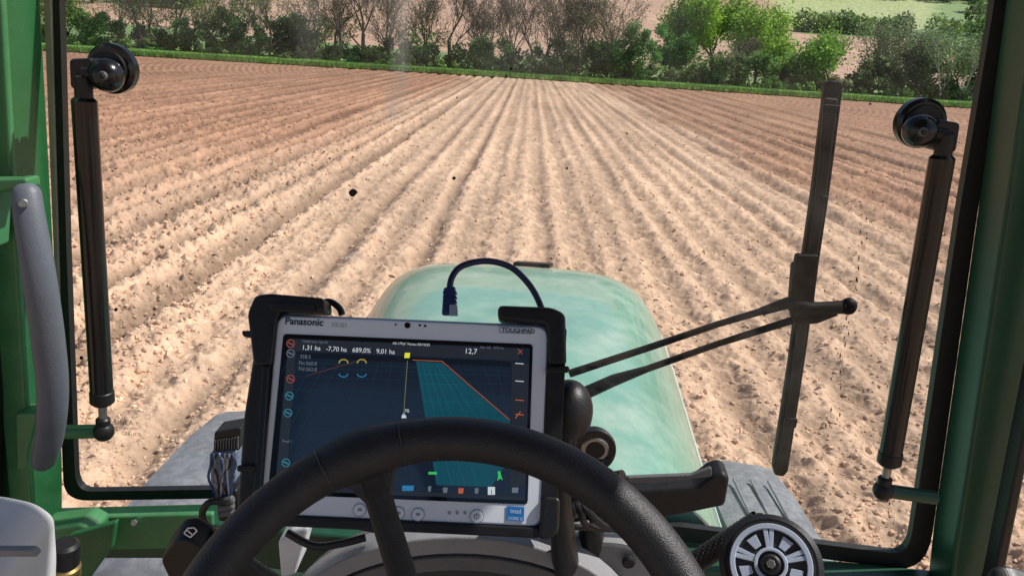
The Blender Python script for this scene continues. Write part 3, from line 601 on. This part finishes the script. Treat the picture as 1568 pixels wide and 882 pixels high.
flat("green_tag",[(656,722),(669,722),(669,726),(656,726)],.0026,UIGR)
flat("white_box",[(747,745),(758,745),(758,757),(747,757)],.0027,UIW)
Rt=Matrix((Tx,Tu,Tn)).transposed().to_4x4()
def text(s,px,py,size,m,off=.0028,al='LEFT',bold=0):
    c=bpy.data.curves.new("label",'FONT'); c.body=s; c.size=size; c.align_x=al; c.offset=bold; c.materials.append(m)
    o=bpy.data.objects.new("label",c); COL.objects.link(o); o.parent=tb_; o.matrix_parent_inverse=Matrix.Translation(-tb_.location)
    o.matrix_basis=Matrix.Translation(TP(px,py,off))@Rt; return o
DKP=mat("dark_print",(.02,.025,.05),.5,0,.03,10)
text("Panasonic",436,496,.0098,DKP,.0006,bold=.0002); text("FZ-G1",508,500,.0058,GREYP,.0006)
text("TOUGHPAD",768,508,.0060,DKP,.0006,bold=.0001)
for a,b in (((765,500),(813,502)),((813,502),(813,511)),((813,511),(765,509)),((765,509),(765,500))): line("logo_frame",a,b,.0004,.0006,DKP)
text("1,31 ha   -7,70 ha   689,0%   9,01 ha",462,535,.0064,UIW); text("12,7",711,541,.0074,UIW); text("Hddd man Apr23",463,524,.0036,UIG); text("A0-179,6° Nodus 83/10/35",601,527,.0034,UIW); text("Apr: 0,0   RTK fix",735,533,.0033,UIG)
text("358.5",459,548,.005,UIG); text("FIn:360.8",457,558,.005,UIG); text("Fld:362.8",457,567,.005,UIG); text("7R",619,631,.0046,UIW); text("1",750,756,.006,DKP,.0030); text("Fwd ?",432,677,.004,UIG)
for (x,y_,r) in [(624,498,4.6),(606,497,1.5),(643,498,1.8),(651,499,1.8)]:
    flat("camera_dot",[(x+r*math.cos(a),y_+r*math.sin(a)) for a in np.linspace(0,6.28,15)[:-1]],.0007,BEZ)
def button(px,py,r):
    c_=TP(px,py,0); rod("button",c_,c_+Tn*.0018,r,SILVER,tb_,24,.0005); rod("button_groove",c_,c_+Tn*.0006,r*1.18,SILVER2,tb_,24,0)
for x,y_ in ((551,780),(582,783),(610,785),(640,787)): 
    button(x,y_,.0055); flat("button_glyph",[(x-3,y_-2),(x+3,y_-2),(x+3,y_+2),(x-3,y_+2)],.0024,GREYP)
button(730,790,.0058)
for i in range(10):
    a0=.6+i*.5;a1=a0+.5; line("power_glyph",(730+4*math.sin(a0),790-4*math.cos(a0)),(730+4*math.sin(a1),790-4*math.cos(a1)),.0005,.0024,DKP)
line("power_glyph",(730,785),(730,790),.0006,.0024,DKP)
for x in (688,700,712): flat("status_led",[(x-2,782),(x+2,782),(x+2,787),(x-2,787)],.0007,GREYP)
flat("processor_sticker",[(776,774),(803,776),(802,798),(775,796)],.0008,mat("sticker_blue",(.02,.20,.55),.3,0,.05,30))
text("intel",781,785,.006,WHITE,.0014); text("CORE i5",778,795,.0038,WHITE,.0014)
hd=group("tablet_holder",Tc-Tn*.03)
def plate(name,pts,off,th,m=BLACK,r=.004,bev=.002): return prism(name,roundpoly([TP(*p,off) for p in pts],r),-Tn*th,m,hd,bev)
plate("back_plate",[(405,500),(850,500),(842,815),(385,790)],-.022,.012)
plate("upper_left_corner",[(390,452),(412,449),(496,456),(498,478),(430,476),(424,486),(415,560),(388,560),(378,480)],.006,.032,BLACK,.005,.004)
plate("upper_left_lip",[(412,462),(480,464),(482,479),(414,476)],.009,.006,BLACK,.003,.0015)
plate("upper_left_tab",[(369,506),(392,506),(392,517),(372,516)],.004,.008)
plate("left_rail",[(388,540),(416,540),(400,790),(362,790),(372,640)],.002,.03,BLACK,.005,.004)
plate("left_rail_lip",[(402,560),(412,560),(396,780),(386,780)],.006,.006,BLKGLOSS,.002,.001)
plate("lower_left_tab",[(362,712),(392,712),(390,724),(362,722)],.008,.01)
plate("upper_right_corner",[(762,467),(845,470),(866,480),(868,560),(840,560),(838,503),(833,497),(762,490)],.005,.032,BLACK,.006,.004)
plate("right_rail",[(842,500),(868,500),(862,640),(852,800),(826,812),(834,640)],.001,.03,BLACK,.005,.004)
plate("right_latch",[(836,562),(872,560),(872,570),(838,572)],.008,.01)
plate("lower_right_corner",[(831,760),(858,762),(856,815),(838,827),(824,824)],.006,.02,BLACK,.005,.003)
plate("bottom_rail",[(400,788),(830,808),(826,824),(398,804)],.003,.028,BLACK,.003,.003)
c_=TP(870,630,-.05); ball("ball_joint",c_,.029,BLACK,hd,.9,1,1.2)
tube("mount_arm",[TP(858,650,-.055),TP(856,700,-.065),TP(856,770,-.08),P(868,880,.80)],[.016,.013,.013,.018],BLACK,hd,18)
ec=group("network_cable",TP(690,470,-.01))
prism("plug_boot",[TP(679,440,-.008),TP(697,438,-.008),TP(699,482,-.008),TP(676,482,-.008)],-Tn*.010,BLUEC,ec,.002)
prism("plug",[TP(688,466,-.006),TP(700,466,-.006),TP(701,483,-.006),TP(688,483,-.006)],-Tn*.008,mat("clear_plug",(.25,.3,.4),.2),ec,.001)
for i in range(4): prism("boot_ridge",[TP(678,446+i*7,-.007),TP(699,446+i*7,-.007),TP(699,449+i*7,-.007),TP(678,449+i*7,-.007)],-Tn*.012,NAVY,ec,.0005)
tube("cable",smoothpath([TP(688,445,-.013),TP(692,425,-.014),TP(705,409,-.017),TP(730,401,-.022),TP(757,401,-.028),TP(785,411,-.032),TP(808,433,-.034),TP(822,455,-.034),TP(832,480,-.034)],6),.0034,NAVY,ec,12)
tube("grey_lead",smoothpath([TP(470,480,-.03),TP(500,462,-.03),TP(518,470,-.03),TP(524,482,-.03)],6),.0035,BLACK,ec,10)
# ---------------------------------------------------------------- steering wheel
SC=Vector((-.031,.37,2.6-.418)); be=rad(45); Su=Vector((0,math.sin(be),math.cos(be))); Sx=Vector((1,0,0)); Sn=Sx.cross(Su).normalized()
sw=group("steering_wheel",SC)
N=120; R=.187
vs=[];fs=[];sg=24
for i in range(N):
    a=2*math.pi*i/N; d=Sx*math.sin(a)+Su*math.cos(a)
    da=(a-rad(-24)+math.pi)%(2*math.pi)-math.pi
    r=.0160+.0025*math.exp(-(da/.13)**2)
    for k in range(sg):
        b=2*math.pi*k/sg; 
        fl=1+.05*math.cos(2*b)
        vs.append(SC+d*(R+r*math.cos(b)*fl)+Sn*r*math.sin(b)*.95)
for i in range(N):
    for k in range(sg): i2=(i+1)%N;k2=(k+1)%sg; fs.append([i*sg+k,i*sg+k2,i2*sg+k2,i2*sg+k])
mesh("rim",vs,fs,LEATHER,sw,True)
for an in (-33.5,-15):
    d=Sx*math.sin(rad(an))+Su*math.cos(rad(an))
    rr_=.0167; tube("grip_joint",[SC+d*(R+rr_*math.cos(b))+Sn*rr_*math.sin(b) for b in np.linspace(0,6.283,25)],.0005,DASHIN,sw,6)
for an in (-24,96,216):
    d=Sx*math.sin(rad(an))+Su*math.cos(rad(an))
    tube("spoke",smoothpath([SC+d*.186-Sn*.006,SC+d*.168-Sn*.012,SC+d*.13-Sn*.022,SC+d*.08-Sn*.03,SC+d*.03-Sn*.034],5),[.0165,.0155,.0145,.013,.012,.0112,.0108]+[.0105]*8+[.012]*6,CARBON,sw,16,.8,ref=Sn)
    s_=d.cross(Sn)
    prism("spoke_web",[SC+d*.172+s_*.020-Sn*.004,SC+d*.172-s_*.020-Sn*.004,SC+d*.15-s_*.008-Sn*.013,SC+d*.15+s_*.008-Sn*.013],-Sn*.006,LEATHER,sw,.002)
rod("hub",SC-Sn*.05,SC-Sn*.012,.045,BLACK,sw,40)
rod("column",SC-Sn*.05,SC-Sn*.30,.035,BLACK,sw,24)
# ---------------------------------------------------------------- dashboard
db_=group("dashboard",(0,.75,1.95))
def arch(cx,cy,rx,ry,y,n=28,a0=0,a1=180): return [P(cx-rx*math.cos(rad(a0+(a1-a0)*i/n)),cy-ry*math.sin(rad(a0+(a1-a0)*i/n)),y) for i in range(n+1)]
prism("binnacle_shell",arch(700,985,300,165,.80)+[P(1000,1100,.80),P(400,1100,.80)],(0,.14,-.06),DASH,db_,.012)
prism("console_wing",roundpoly([P(780,816,.84),P(860,818,.84),P(970,828,.84),P(1055,880,.84),P(1065,960,.84),P(780,960,.84)],.02),(0,.12,-.06),DASHLT,db_,.012)
def archring(name,cx,cy,r1,r2,y,th,m):
    o=arch(cx,cy,*r1,y); i_=arch(cx,cy,*r2,y); n=len(o); vs=o+i_; vs+=[v+Vector((0,th,0)) for v in vs]; k=2*n; fs=[]
    for a in range(n-1): fs+=[[a,a+1,a+1+n,a+n],[a+k,a+n+k,a+1+n+k,a+1+k],[a+n,a+n+1,a+n+1+k,a+n+k],[a,a+k,a+1+k,a+1]]
    return mesh(name,vs,fs,m,db_,False,.003)
archring("binnacle_rim",700,990,(285,168),(262,142),.765,.04,DASHLT)
archring("binnacle_inner_rim",700,990,(258,138),(232,116),.775,.03,DASH)
prism("gauge_face",arch(700,990,240,122,.795)+[P(940,1060,.795),P(460,1060,.795)],(0,.004,0),DASHIN,db_)
prism("white_side_trim",[P(425,830,.79),P(445,815,.79),P(470,812,.79),P(452,880,.79),P(430,885,.79)],(0,.05,0),LTGREY,db_,.004)
c_=P(962,857,.835); rod("screw_recess",c_,c_+Vector((0,-.008,0)),.009,BLACK,db_)
rod("ignition_knob",P(905,690,.80),P(910,686,.76),.026,BLACK,db_,32)
archr=P(911,686,.758); 
for r_,m_ in ((.0235,BLKGLOSS),(.016,METAL),(.012,BLACK)):
    rod("knob_face",archr,archr+Vector((0,-.003-(.024-r_)*.2,0)),r_,m_,db_,32)
tube("knob_stem",[P(905,690,.8),P(905,760,.83),P(905,850,.86)],[.016,.013,.02],BLACK,db_,14)
for k_ in range(4):
    tube("wiring",smoothpath([P(852+k_*12,740+k_*9,.80),P(868+k_*10,780,.79),P(850+k_*25,805,.80),P(900+k_*22,800+k_*5,.82)],6),.0045,BLACK,db_,8)
lv=group("control_lever",P(1030,740,.74)); y=.74
prism("handle",roundpoly([P(945,728,y),P(1000,725,y),P(1062,720,y),P(1084,703,y),P(1100,700,y),P(1109,707,y),P(1102,749,y),P(1085,752,y),P(1010,768,y),P(975,762,y),P(945,745,y)],.006),(0,-.028,-.004),BLACK,lv,.006,4)
prism("handle_ridge",roundpoly([P(960,731,y-.031),P(1060,727,y-.031),P(1090,716,y-.031),P(1090,730,y-.031),P(1000,740,y-.031),P(960,739,y-.031)],.003),(0,.006,0),DASH,lv,.002)
tube("shaft",[P(955,737,.755),P(900,745,.77),P(840,765,.79)],[.014,.013,.015],BLACK,lv,14)
rcg=group("rotary_control",P(1180,862,.70)); c0=P(1180,864,.70); ax=(CAM-c0).normalized(); ax=(ax+Vector((0,0,.15))).normalized()
ux=Vector((1,0,0)); ux=(ux-ax*ux.dot(ax)).normalized(); uy=ax.cross(ux)
rod("housing",c0-ax*.05,c0,.056,BLACK,rcg,48,.006)
rod("face",c0,c0+ax*.002,.047,DASHIN,rcg,48,0)
def ringm(name,r1,r2,h0,h1,m,par):
    vs=[];fs=[];N=48
    for i in range(N):
        a=2*math.pi*i/N; d=ux*math.cos(a)+uy*math.sin(a)
        vs+=[c0+d*r1+ax*h0,c0+d*r1+ax*h1,c0+d*r2+ax*h1,c0+d*r2+ax*h0]
    for i in range(N):
        j=(i+1)%N
        for k in range(4): k2=(k+1)%4; fs.append([i*4+k,j*4+k,j*4+k2,i*4+k2])
    return mesh(name,vs,fs,m,par,False,.0008,2)
ringm("ring",.044,.038,0,.006,RINGB,rcg); ringm("inner_ring",.018,.014,0,.006,RINGB,rcg)
for i in range(5):
    for o_ in (-.09,.09) :
        a=2*math.pi*i/5+.3+o_; d=ux*math.cos(a)+uy*math.sin(a); s=ax.cross(d)*.002
        prism("ring_spoke",[c0+d*.016+s+ax*.005,c0+d*.040+s*1.3+ax*.005,c0+d*.040-s*1.3+ax*.005,c0+d*.016-s+ax*.005],-ax*.004,RINGB,rcg,.0005)
    a=2*math.pi*i/5+.3+.6; d=ux*math.cos(a)+uy*math.sin(a); s=ax.cross(d)*.004
    prism("ring_panel",[c0+d*.021+s+ax*.004,c0+d*.034+s*1.6+ax*.004,c0+d*.034-s*1.6+ax*.004,c0+d*.021-s+ax*.004],-ax*.003,RINGB,rcg,.0005)
rod("hub_cap",c0,c0+ax*.009,.011,BLACK,rcg,24); rod("hub_screw",c0+ax*.008,c0+ax*.0105,.005,METAL,rcg,6)
tube("support_arm",[P(1155,800,.78),P(1180,850,.76),P(1200,930,.76)],.02,BLACK,rcg,14)
ball("arm_head",P(1164,796,.78),.009,BLACK,rcg)
cc=group("coiled_cable",P(1110,830,.8)); A=P(1062,862,.80);B=P(1162,797,.80); axd=(B-A).normalized(); s1=axd.cross(Vector((0,1,0))).normalized(); s2=axd.cross(s1)
tube("coil",[A+axd*(B-A).length*i/280+(s1*math.cos(i*.42*1.6)+s2*math.sin(i*.42*1.6))*.0115 for i in range(281)],.0029,BLACK,cc,6,caps=False)
tube("core",[A,B],.006,BLACK,cc,10)
ag=group("armrest_corner",P(1540,890,.7)); prism("pad",roundpoly([P(1505,885,.7),P(1515,866,.7),P(1540,862,.7),P(1600,880,.7),P(1600,960,.7),P(1505,960,.7)],.008),(0,-.05,-.02),BLACK,ag,.006)
# ---------------------------------------------------------------- left-hand small parts
sb=group("side_console",P(40,830,.80))
prism("cover",roundpoly([P(-80,748,.80),P(10,757,.80),P(56,767,.80),P(86,788,.80),P(90,850,.80),P(86,960,.80),P(-80,960,.80)],.012),(-.012,-.10,-.03),LTGREY,sb,.012,4)
prism("cover_lip",[P(-80,842,.695),P(48,842,.695),P(56,848,.695),P(56,853,.695),P(-80,853,.695)],(0,.01,0),DASHLT,sb,.002)
cp=group("brass_fitting",P(102,850,.8))
rod("cap",P(100,866,.84),P(100,830,.84),.018,BLACK,cp,28); rod("ring",P(100,884,.84),P(100,862,.84),.020,BRASS,cp,28); rod("ring_lower",P(100,915,.84),P(100,884,.84),.017,BLACK,cp,28)
tm=group("terminal_block",P(345,675,.84))
prism("block",[P(328,662,.82),P(368,655,.82),P(366,690,.82),P(326,693,.82)],(0,.03,0),BLACK,tm,.002)
for i in range(9): prism("terminal",[P(329+i*4.2,674-i*.6,.817),P(331+i*4.2,674-i*.6,.817),P(330.5+i*4.2,690-i*.4,.817),P(328.5+i*4.2,690-i*.4,.817)],(0,.004,0),DASH,tm)
prism("clear_cover",[P(320,694,.815),P(362,690,.815),P(360,740,.815),P(322,745,.815)],(0,.025,0),mat("clear_plastic",(.22,.26,.34),.15,0,.6,90,.5,90),tm,.004)
wc=[mat("wire_blue",(.03,.08,.24),.4),mat("wire_grey",(.2,.21,.24),.4),BLACK,mat("wire_white",(.4,.42,.46),.4)]
for k_ in range(9):
    x=324+k_*4; tube("wire",smoothpath([P(x,694,.812),P(x+random.uniform(-8,8),712,.805),P(x+random.uniform(-9,9),732,.802),P(330+k_*3,756,.81),P(336+k_*2,778,.82)],5),.0017,wc[k_%4],tm,6)
prism("connector",roundpoly([P(330,752,.81),P(362,750,.81),P(366,775,.81),P(356,800,.81),P(334,798,.81)],.004),(0,.02,0),BLACK,tm,.003)
for k_ in range(3):
    rod("connector_nut",P(336,768+k_*9,.806),P(358,764+k_*9,.806),.0055,DASH,tm,12)
tube("loop_cable",smoothpath([P(345,770,.80),P(322,768,.79),P(310,785,.79),P(318,805,.79),P(350,815,.80)],6),.0045,BLACK,tm,8)
tube("loop_cable",smoothpath([P(440,815,.78),P(480,835,.77),P(520,832,.77),P(560,822,.78)],6),.005,BLACK,tm,8)
tube("loop_cable",smoothpath([P(452,800,.78),P(470,790,.77),P(520,800,.77),P(580,812,.78)],6),.004,BLACK,tm,8)
st=group("wiper_stalk",P(295,822,.60))
sp_=roundpoly([P(262,820,.60),P(284,792,.60),P(304,789,.60),P(330,806,.60),P(322,826,.60),P(286,858,.60),P(276,850,.60)],.008)
prism("knob",sp_,(0,-.025,-.008),BLACK,st,.006,4)
tube("stem",[P(318,822,.595),P(370,860,.60),P(430,900,.62)],[.011,.009,.010],BLACK,st,14)
def sline(a,b,w_=.0006):
    A=P(*a,.5745);B=P(*b,.5745); s=(B-A).cross(Vector((0,1,0))).normalized()*w_; prism("icon_stroke",[A+s,B+s,B-s,A-s],(0,-.0004,0),WHITE,st)
for a,b in (((282,816),(288,808)),((288,808),(297,807)),((297,807),(302,812)),((302,812),(292,822)),((292,822),(282,816)),((286,810),(296,819))): sline(a,b)
ETCH=mat("etch",(.16,.07,.05),.8)
def gtext(s,px,py,size):
    c=bpy.data.curves.new("glass_marking",'FONT'); c.body=s; c.size=size; c.align_x='CENTER'; c.materials.append(ETCH); o=bpy.data.objects.new("glass_marking",c); COL.objects.link(o)
    o.parent=tr; o.matrix_parent_inverse=Matrix.Translation(-tr.location); o.matrix_basis=Matrix.Translation(P(px,py,1.114))@Matrix.Rotation(rad(90),4,'X')
gtext("SIGLA",190,650,.013); gtext("SICUR-SIV/TEMP",192,657,.006); gtext("20 -  GS6  (E3)",193,666,.009)
